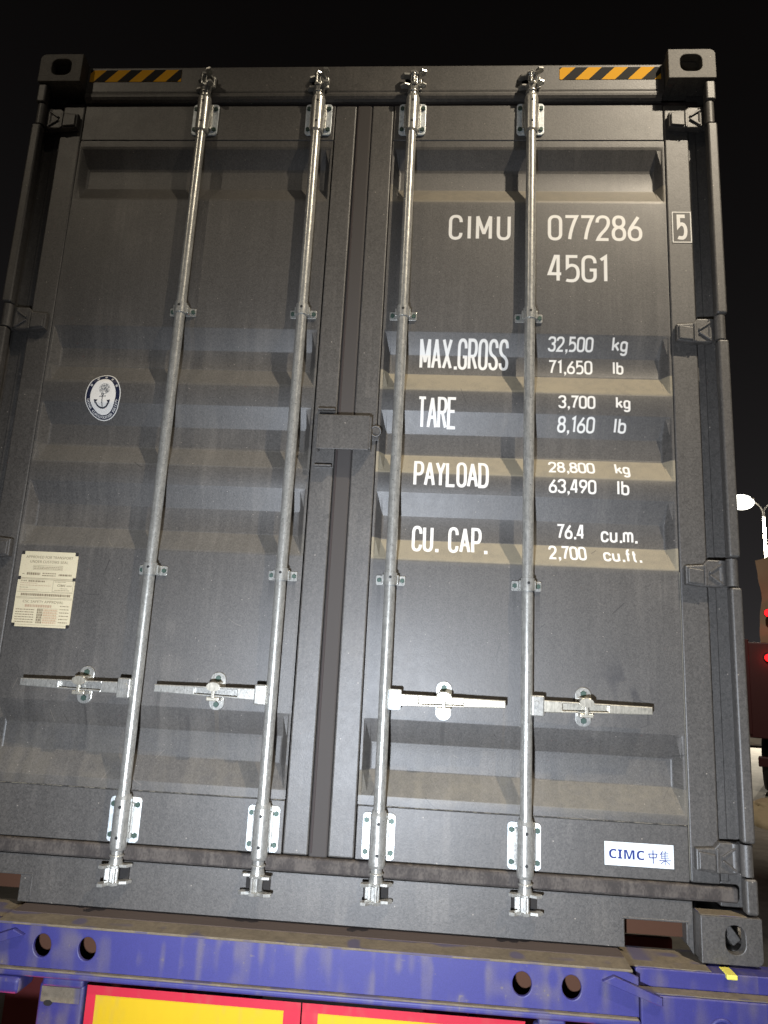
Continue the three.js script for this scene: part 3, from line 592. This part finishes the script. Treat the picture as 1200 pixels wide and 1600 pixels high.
RODS.forEach(([x, side, hub, tip, ret, hy], n) => {
  const bar = put('lock_rod', [cyl(0.0172, 0.0172, 0.18, 2.77, x, ZR, 28)], M.zinc, box);
  const top = 2.659, bot = 0.25;
  for (const y of [top, bot]) {
    const b = bearing(x, y);
    const q = put('bearing_bracket', b.plate, M.zincLit, bar);
    put('bearing_sleeve', b.tube, M.zinc, bar); b.bolts.forEach((g) => put('bolt', [g], M.bolt, bar)); b.holes.forEach((g) => put('grease_hole', [g], M.black, bar));
    void q;
  }
  for (const y of [1.893, 0.998]) {
    put('guide_bracket', [ext(rrect(x - 0.046, y - 0.017, x + 0.046, y + 0.013, 0.005), ZF + 0.0005, ZF + 0.0055, 0.0012), cyl(0.0212, 0.0212, y - 0.019, y + 0.019, x, ZR - 0.001, 24),
      bx(x - 0.026, x - 0.02, y - 0.016, y + 0.013, ZF + 0.005, ZR, 0.002), bx(x + 0.02, x + 0.026, y - 0.016, y + 0.013, ZF + 0.005, ZR, 0.002)], M.zinc, bar);
    for (const a of [-1, 1]) put('bolt', [new THREE.CylinderGeometry(0.007, 0.008, 0.005, 6).rotateX(Math.PI / 2).translate(x + a * 0.036, y - 0.002, ZF + 0.008)], M.bolt, bar);
    put('grease_hole', [new THREE.CylinderGeometry(0.0044, 0.0044, 0.003, 12).rotateX(Math.PI / 2).translate(x + 0.001, y + 0.004, ZR + 0.0193)], M.black, bar);
  }
  const zh = -0.022, s = side;
  const X = (a, b) => [Math.min(a, b), Math.max(a, b)];
  put('handle_hub', [bx(...X(x + s * 0.012, hub + s * 0.012), hy - 0.034, hy + 0.026, zh - 0.014, zh + 0.012, 0.005), bx(...X(x + s * 0.014, x + s * 0.022), hy - 0.034, hy + 0.026, ZR - 0.012, zh - 0.008, 0.002),
    new THREE.CylinderGeometry(0.0085, 0.0095, 0.004, 16).rotateX(Math.PI / 2).translate(hub - s * 0.012, hy + 0.002, zh + 0.0135)], n === 2 ? M.zincLit : M.zinc, bar);
  // forged bar: two flanges with a sunk web in the middle, plain towards both ends
  const h0 = 0.0175, h1 = 0.011, y0 = hy - 0.004, y1 = hy - 0.001, f = (t) => hub + (tip - hub) * t;
  const E = (t0, t1, z0, z1, k0 = 1, k1 = 1) => { const a = h0 + (h1 - h0) * t0, b = h0 + (h1 - h0) * t1, ya = y0 + (y1 - y0) * t0, yb = y0 + (y1 - y0) * t1; const p = [[f(t0), ya - a * k0], [f(t1), yb - b * k1], [f(t1), yb + b * k1], [f(t0), ya + a * k0]]; return ext(poly(s > 0 ? p : p.reverse()), z0, z1, 0.0025); };
  const F = (t0, t1, d) => { const a = h0 + (h1 - h0) * t0, b = h0 + (h1 - h0) * t1, ya = y0 + (y1 - y0) * t0, yb = y0 + (y1 - y0) * t1; const lo = d > 0 ? 0.62 : -1, hi = d > 0 ? 1 : -0.62; const p = [[f(t0), ya + a * lo], [f(t1), yb + b * lo], [f(t1), yb + b * hi], [f(t0), ya + a * hi]]; return ext(poly(s > 0 ? p : p.reverse()), zh - 0.0075, zh + 0.0105, 0.002); };
  put('handle', [E(0, 0.2, zh - 0.009, zh + 0.009), E(0.19, 0.62, zh - 0.007, zh - 0.003), F(0.19, 0.62, 1), F(0.19, 0.62, -1), E(0.61, 1, zh - 0.009, zh + 0.009)], n >= 2 ? M.zincForged : M.zinc, bar);
  const pl = rrect(ret - 0.0235, hy - 0.059, ret + 0.0235, hy + 0.054, 0.022);
  put('handle_retainer', [ext(pl, ZF + 0.0005, ZF + 0.0065, 0.0015)], n === 2 ? M.zincLit : M.zinc, bar);
  put('catch', [bx(ret - 0.019, ret + 0.019, hy - 0.03, hy - 0.016, ZF + 0.006, zh - 0.004, 0.004), bx(ret - 0.02, ret + 0.02, hy - 0.03, hy - 0.018, zh - 0.01, zh + 0.014, 0.003),
    new THREE.CylinderGeometry(0.021, 0.021, 0.012, 20, 1, false, 0, Math.PI * 2).rotateX(Math.PI / 2).scale(1, 0.62, 1).translate(ret, hy + 0.012, zh + 0.013), bx(ret - 0.016, ret + 0.016, hy + 0.01, hy + 0.026, ZF + 0.006, zh + 0.014, 0.004),
    bx(ret - 0.005, ret + 0.005, hy - 0.022, hy + 0.014, zh + 0.009, zh + 0.017, 0.002)], M.zincForged, bar);
  for (const [a, b] of [[ret, hy + 0.036], ...(n === 2 ? [] : [[ret, hy - 0.042]])]) put('bolt', [new THREE.CylinderGeometry(0.0085, 0.0095, 0.005, 6).rotateX(Math.PI / 2).translate(a, b, ZF + 0.009)], M.bolt, bar);
  put('cam_end', [cam(x, 0.11, false, [0.3, -0.5, 0.1, -0.15][n])], M.zinc, bar);
  put('cam_end', [cam(x, 2.79, true, [0.5, 0.3, -0.1, 0.2][n])], M.zinc, bar);
  for (const yk of [0.103, 2.8]) put('cam_keeper', [bx(x - 0.036, x + 0.036, yk - 0.024, yk + 0.024, -0.056, -0.046, 0.003)], M.dark, bar);
});

// ---------------------------------------------------------------- trailer (local origin on the ground under the middle of the container's rear edge)
const trailer = thing('semi_trailer', 'blue steel container trailer with yellow and red rear marker plates under the grey container', 'trailer', [CX, 0, 0]);
const tput = (name, geos, mat, parent) => mesh(name, join(geos).translate(-CX, DECK, 0), mat, parent);
{
  const s = poly([[0.36, -0.108], [2.085, -0.108], [2.085, -0.016], [2.055, -0.003], [0.36, -0.003]]);
  for (const [x, y] of [[0.497, -0.052], [0.623, -0.052], [1.788, -0.052], [1.915, -0.051]]) s.holes.push(new THREE.Path().absellipse(x, y, 0.0245, 0.029, 0, Math.PI * 2, true));
  const beam = tput('rear_beam', [ext(s, 0.073, 0.085, 0.0025, 24), bx(0.36, 2.085, -0.125, -0.109, 0.0, 0.1, 0.006), bx(0.36, 2.085, -0.122, -0.004, -0.02, 0.005, 0.003)], M.blue, trailer);
  tput('top_flange', [alongX([[0.0, -0.006], [0.083, -0.006], [0.086, -0.003], [0.083, 0.001], [0.0, 0.002]], 0.36, 2.07), bx(0.3605, 2.08, -0.1105, -0.1055, 0.0855, 0.099, 0.002)], M.dust, beam);
  tput('deck_strip', [bx(0.36, 2.07, -0.004, 0.003, -0.12, 0.01, 0.002)], new THREE.MeshStandardMaterial({ color: rgb(0.075, 0.056, 0.05), roughness: 0.9 }), beam);  // plain dark brown strip behind the dusty flange
  tput('beam_inside', [bx(0.37, 2.07, -0.105, -0.008, 0.006, 0.01, 0)], M.rust, beam);
  for (const left of [0, 1]) {
    const X = (a, b) => (left ? [mx(b), mx(a)] : [a, b]);
    const up = (g) => (left ? mirror(join([g])) : g);
    const br = tput('end_bracket', [bx(...X(2.088, 2.47), -0.05, -0.006, -0.03, 0.045, 0.004), bx(...X(2.088, 2.53), -0.2, -0.052, -0.03, 0.088, 0.005),
      up(ext(poly([[1.99, -0.026], [2.14, -0.075], [2.14, -0.054], [2.02, -0.012]]), 0.086, 0.1, 0.003)), up(bx(1.98, 2.1, -0.17, -0.126, 0.02, 0.104, 0.014))], M.blue, trailer);
    tput('dust_ledge', [bx(...X(2.09, 2.525), -0.0515, -0.0485, 0.0455, 0.084, 0.001)], M.dust, br);
    tput('dust_ledge', [ext(poly(X(2.06, 2.285)[0] < 1 ? [[mx(2.285), -0.02], [mx(2.06), -0.02], [mx(2.06), 0.12], [mx(2.285), 0.12]] : [[2.06, -0.02], [2.285, -0.02], [2.285, 0.12], [2.06, 0.12]]), 0, 0.003, 0.001).rotateX(-Math.PI / 2).translate(0, -0.0065, 0.02)], M.dust, br);
    const bxx = left ? mx(2.288) : 2.288;
    tput('bolt_head', [new THREE.TorusGeometry(0.028, 0.006, 8, 24).translate(bxx, -0.125, 0.088), new THREE.CylinderGeometry(0.013, 0.014, 0.012, 6).rotateX(Math.PI / 2).translate(bxx - 0.004, -0.132, 0.094)], M.blue, br);
    tput('twist_lock', [bx(...X(2.318, 2.346), -0.016, -0.004, 0.0, 0.055, 0.003)], new THREE.MeshStandardMaterial({ color: rgb(0.75, 0.68, 0.12), roughness: 0.5 }), br);
    // lamp bracket under the beam
    const lb = left ? [0.5, 0.625] : [1.82, 1.9];
    const lbr = tput('lamp_bracket', [bx(lb[0], lb[1], -0.42, -0.145, 0.05, 0.075, 0.008), bx(lb[0] + 0.01, lb[1], -0.15, -0.127, 0.03, 0.086, 0.008)], M.blue, trailer);
    tput('dust_ledge', [bx(lb[0] + 0.008, lb[1] - 0.01, -0.19, -0.152, 0.0752, 0.0775, 0.004)], M.dust, lbr);
    tput('bolt_hole', [new THREE.CylinderGeometry(0.012, 0.012, 0.003, 16).rotateX(Math.PI / 2).scale(1, 0.6, 1).translate(lb[0] + 0.03, -0.192, 0.077)], M.black, lbr);
  }
  // marker plates
  for (const [a, b] of [[0.637, 1.215], [1.219, 1.797]]) {
    const y0 = -0.335, y1 = -0.138, e = 0.037, fr = poly([[a, y0], [b, y0], [b, y1], [a, y1]]);
    const q = a < 1 ? [a + 0.025, b - 0.045] : [a + 0.042, b - 0.018];
    hole(fr, [[q[0], y0 + 0.03], [q[1], y0 + 0.03], [q[1], y1 - 0.022], [q[0], y1 - 0.022]].map(([x, y]) => new THREE.Vector2(x, y)));
    const grainy = (r, g, bb, sd) => tex(paintCanvas(512, 192, (x, y, i, j) => { const n = vnoise(x * 14, y * 5, sd) * 0.5 + vnoise(x * 90, y * 30, sd + 1) * 0.5, d = 0.12 * sstep(0.5, 0.9, n); const k = 1 - 0.06 * n; return [r * k * (1 - d) + 0.3 * d, g * k * (1 - d) + 0.25 * d, bb * k * (1 - d) + 0.15 * d]; }), true, true);
    if (!M.yellow) { M.yellow = new THREE.MeshStandardMaterial({ map: grainy(0.6, 0.39, 0.014, 81), roughness: 0.35 }); M.red = new THREE.MeshStandardMaterial({ map: grainy(0.55, 0.026, 0.05, 84), roughness: 0.35 }); }
    const pl = tput('marker_plate', [bx(a + 0.003, b - 0.003, y0 + 0.003, y1 - 0.003, 0.078, 0.083, 0.001)], M.yellow, trailer);
    tput('border', [ext(fr, 0.0832, 0.0842, 0)], M.red, pl);
  }
  // chassis, cross bar, wheels, mudguards, tail lamps
  tput('chassis', [bx(0.78, 0.9, -0.42, -0.13, -12, -0.03, 0.004), bx(1.54, 1.66, -0.42, -0.13, -12, -0.03, 0.004), bx(0.05, 2.39, -0.12, -0.01, -12.1, -11.9), bx(0.05, 2.39, -0.12, -0.01, -6.1, -5.95), bx(0.2, 2.24, -0.62, -0.5, -0.04, 0.03), bx(0.84, 0.9, -0.56, -0.4, -0.03, 0.02), bx(1.54, 1.6, -0.56, -0.4, -0.03, 0.02)], M.blue, trailer);
  const tyre = new THREE.LatheGeometry([[0.3, -0.13], [0.46, -0.14], [0.495, -0.125], [0.515, -0.09], [0.52, 0], [0.515, 0.09], [0.495, 0.125], [0.46, 0.14], [0.3, 0.13]].map(([r, h]) => new THREE.Vector2(r, h)), 36).rotateZ(Math.PI / 2);
  const rim = new THREE.CylinderGeometry(0.3, 0.3, 0.2, 28).rotateZ(Math.PI / 2);
  for (const z of [-1.7, -3.0, -4.3]) {
    for (const x of [0.24, 0.56, 1.88, 2.2]) { const w = part('wheel', trailer); const t = mesh('tyre', tyre, M.black, w), r = mesh('rim', rim, M.dark, w); w.position.set(x - CX, 0.52, z); void t; void r; }
    tput('axle', [new THREE.CylinderGeometry(0.07, 0.07, 2, 16).rotateZ(Math.PI / 2).translate(CX, 0.52 - DECK, z)], M.black, trailer);
  }
  const flapRedGlow = new THREE.MeshStandardMaterial({ color: rgb(0.11, 0.012, 0.012), roughness: 0.7 });  // red tail-lamp glow put into the colour of the flaps
  for (const x of [0.05, 1.72]) tput('mud_flap', [bx(x, x + 0.67, -0.92, -0.14, -0.62, -0.6, 0.002)], flapRedGlow, trailer);
  for (const x of [0.36, 2.08]) {
    const l = part('tail_lamp', trailer);
    tput('lens', [bx(x - 0.13, x + 0.13, -0.47, -0.37, 0.031, 0.05, 0.008)], new THREE.MeshStandardMaterial({ color: rgb(0.3, 0.01, 0.01), emissive: rgb(1, 0.03, 0.02), emissiveIntensity: 1.2, roughness: 0.3 }), l);
    tput('housing', [bx(x - 0.14, x + 0.14, -0.5, -0.345, -0.04, 0.03, 0.006)], M.black, l);
    const p = new THREE.PointLight(rgb(1, 0.06, 0.05), 0.16); p.position.set(x - CX, -0.42 + DECK, 0.09); p.castShadow = true; l.add(p);
  }
}

// ---------------------------------------------------------------- street lamps
const poleMat = new THREE.MeshStandardMaterial({ color: rgb(0.6, 0.6, 0.58), roughness: 0.5 });
const poleDim = new THREE.MeshStandardMaterial({ color: rgb(0.5, 0.48, 0.44), roughness: 0.5 });
function lampGlow(c, k) { return new THREE.MeshStandardMaterial({ color: rgb(0.8, 0.8, 0.8), emissive: rgb(...c), emissiveIntensity: k }); }
{ // the lit lamp beyond the container
  const L = thing('street_lamp', 'lit twin-arm street lamp on a pale pole beyond the container in the night', 'street lamp', [14.0, 0, -25]);
  mesh('pole', join([cyl(0.085, 0.042, 0, 8.1, 0, 0, 16)]), poleDim, L);
  for (const s of [-1, 1]) {
    const c = new THREE.CatmullRomCurve3([new THREE.Vector3(0, 8.05, 0), new THREE.Vector3(s * 0.08, 8.25, 0), new THREE.Vector3(s * 0.28, 8.45, 0), new THREE.Vector3(s * 0.6, 8.52, 0)]);
    mesh('arm', boxUV(new THREE.TubeGeometry(c, 16, 0.026, 8)), poleDim, L);
    const hd = mesh('lamp_head', join([bx(s * 0.8 - 0.42, s * 0.8 + 0.42, 8.52, 8.6, -0.2, 0.2, 0.03)]), poleDim, L);
    mesh('lamp_glass', boxUV(new THREE.SphereGeometry(1, 24, 16).scale(0.47, 0.29, 0.3).translate(s * 0.8, 8.44, 0)), lampGlow([1, 0.97, 0.86], 6), hd);
    const p = new THREE.SpotLight(rgb(1, 0.93, 0.78), 900, 0, 1.35, 0.5, 2); p.position.set(s * 0.8, 8.1, 0); p.target.position.set(s * 0.8, 0, 0); p.castShadow = true; L.add(p, p.target);
  }
}
function yardLamp(k, name, label, height) {
  const d = LAMPS[k], [x, y, z] = d.at;
  const L = thing(name, label, 'lamp', [x, 0, z + 0.5]);
  mesh('pole', join([cyl(0.09, 0.06, 0, y, 0, 0, 14), bx(-0.05, 0.05, y - 0.06, y, -0.4, 0, 0.01)]), poleMat, L);
  const to = new THREE.Vector3(...d.aim).sub(new THREE.Vector3(x, y, z)).normalize();
  const head = part('lamp_head', L); head.position.set(0, y, -0.5); head.quaternion.setFromUnitVectors(new THREE.Vector3(0, 0, 1), to);
  mesh('housing', join([bx(-0.16, 0.16, -0.1, 0.1, -0.12, -0.012, 0.02)]), M.dark, head);
  mesh('lamp_glass', join([bx(-0.13, 0.13, -0.08, 0.08, -0.012, 0, 0.004)]), lampGlow(d.color, 6), head);
  const sp = new THREE.SpotLight(rgb(...d.color), d.cd, 0, d.cone, d.pen, 2);
  sp.position.set(x, y, z).addScaledVector(to, 0.03); sp.target.position.set(...d.aim); sp.castShadow = true; sp.shadow.radius = 3;
  scene.add(sp, sp.target);
}
yardLamp('right', 'yard_lamp', 'tall yard floodlight behind the photographer on the right');
yardLamp('left', 'yard_lamp', 'tall yard floodlight behind the photographer on the left');
yardLamp('side', 'yard_lamp', 'added unseen floodlight beside the far right side of the container, lighting the parked truck and ground');
yardLamp('low', 'torch_stand_in', 'low cool white lamp on an added short post, standing in for a hand torch behind the photographer');

// ---------------------------------------------------------------- the neighbouring truck, dark red, seen past the container's right edge
{
  const T = thing('parked_truck', 'dark red loaded truck with lit red rear lamps beyond the right edge of the container', 'truck', [7.95, 0, -9.8]);
  T.rotation.y = -0.5;
  const maroon = new THREE.MeshStandardMaterial({ color: rgb(0.04, 0.004, 0.005), roughness: 0.55 });
  const tarp = new THREE.MeshStandardMaterial({ color: rgb(0.2, 0.135, 0.085), roughness: 0.85 });
  mesh('cargo_bed', join([bx(-1.25, 1.25, 0.95, 2.5, -8, 0, 0.02), bx(-1.27, -1.2, 1.0, 2.55, -0.1, 0.02, 0.01), bx(1.2, 1.27, 1.0, 2.55, -0.1, 0.02, 0.01)]), maroon, T);
  const load = new THREE.BoxGeometry(1.98, 1.5, 7.6, 28, 24, 40).translate(0, 3.2, -3.9), p = load.attributes.position;
  for (let i = 0; i < p.count; i++) { const x = p.getX(i), y = p.getY(i), z = p.getZ(i); p.setXYZ(i, x + 0.1 * (vnoise(y * 3, z * 2, 91) - 0.5), y + 0.12 * (vnoise(x * 3, z * 2, 92) - 0.5), z + 0.1 * (vnoise(x * 3, y * 3, 93) - 0.5)); }
  load.computeVertexNormals();
  mesh('load', boxUV(load), tarp, T);
  const tyre = new THREE.LatheGeometry([[0.28, -0.15], [0.47, -0.16], [0.51, -0.11], [0.52, 0], [0.51, 0.11], [0.47, 0.16], [0.28, 0.15]].map(([r, h]) => new THREE.Vector2(r, h)), 32).rotateZ(Math.PI / 2);
  for (const z of [-1.0, -2.3]) for (const x of [-0.98, 0.98]) { const w = part('wheel', T); mesh('tyre', tyre, M.black, w); mesh('rim', new THREE.CylinderGeometry(0.28, 0.28, 0.2, 24).rotateZ(Math.PI / 2), maroon, w); w.position.set(x, 0.52, z); }
  mesh('bumper', join([bx(-1.15, 1.15, 0.5, 0.66, -0.2, -0.05, 0.02), bx(-0.6, -0.5, 0.6, 0.96, -0.2, -0.08), bx(0.5, 0.6, 0.6, 0.96, -0.2, -0.08)]), maroon, T);
  mesh('cab', join([bx(-1.22, 1.22, 0.7, 3.1, -10.2, -8.3, 0.15)]), maroon, T);
  const glow = new THREE.MeshStandardMaterial({ color: rgb(0.2, 0.0, 0.0), emissive: rgb(1, 0.006, 0.008), emissiveIntensity: 5 });
  for (const [x, y, z] of [[-0.86, 2.98, 0.12], [0.94, 2.98, 0.12], [-0.9, 2.25, 0.03], [0.9, 2.25, 0.03]]) {
    const l = part('tail_lamp', T); mesh('lens', join([new THREE.CylinderGeometry(0.06, 0.06, 0.03, 20).rotateX(Math.PI / 2).translate(x, y, z + 0.015)]), glow, l);
    mesh('housing', join([new THREE.CylinderGeometry(0.075, 0.075, 0.1, 20).rotateX(Math.PI / 2).translate(x, y, z - 0.055)]), M.black, l);
    const pl = new THREE.PointLight(rgb(1, 0.04, 0.04), 0.12); pl.position.set(x, y, z + 0.12); pl.castShadow = true; l.add(pl);
  }
}
// earth heap and barrier on the lit ground between them
{
  const g = new THREE.SphereGeometry(1, 40, 20, 0, Math.PI * 2, 0, Math.PI / 2), p = g.attributes.position;
  for (let i = 0; i < p.count; i++) { const x = p.getX(i), y = p.getY(i), z = p.getZ(i), r = 1 + 0.5 * (vnoise(x * 3 + 9, z * 3 + 9, 95) - 0.5) + 0.25 * (vnoise(x * 9 + 20, z * 9 + 20, 96) - 0.5); p.setXYZ(i, x * r * 0.9, y * 0.22 * (0.6 + r * 0.6) - 0.01, z * r * 0.8); }
  g.computeVertexNormals();
  const o = mesh('earth_heap', boxUV(g), new THREE.MeshStandardMaterial({ color: rgb(0.34, 0.27, 0.17), roughness: 0.95 }), scene);
  o.position.set(6.7, 0, -8.6); o.userData = { label: 'low tan heap of loose earth on the ground beyond the container', category: 'earth heap' };
  const b = thing('road_barrier', 'white concrete road barrier on the lit ground behind the parked truck', 'barrier', [12, 0, -20]);
  const pr = poly([[-0.3, 0], [0.3, 0], [0.3, 0.08], [0.15, 0.32], [0.1, 0.8], [-0.1, 0.8], [-0.15, 0.32], [-0.3, 0.08]]);
  mesh('barrier_body', boxUV(ext(pr, -2.5, 2.5, 0.01).rotateY(Math.PI / 2)), new THREE.MeshStandardMaterial({ color: rgb(0.7, 0.7, 0.66), roughness: 0.8 }), b);
  mesh('base_pad', boxUV(bx(-2.4, 2.4, 0.0, 0.03, 0.31, 0.5, 0.004)), M.dark, b);
}

renderer.render(scene, camera);
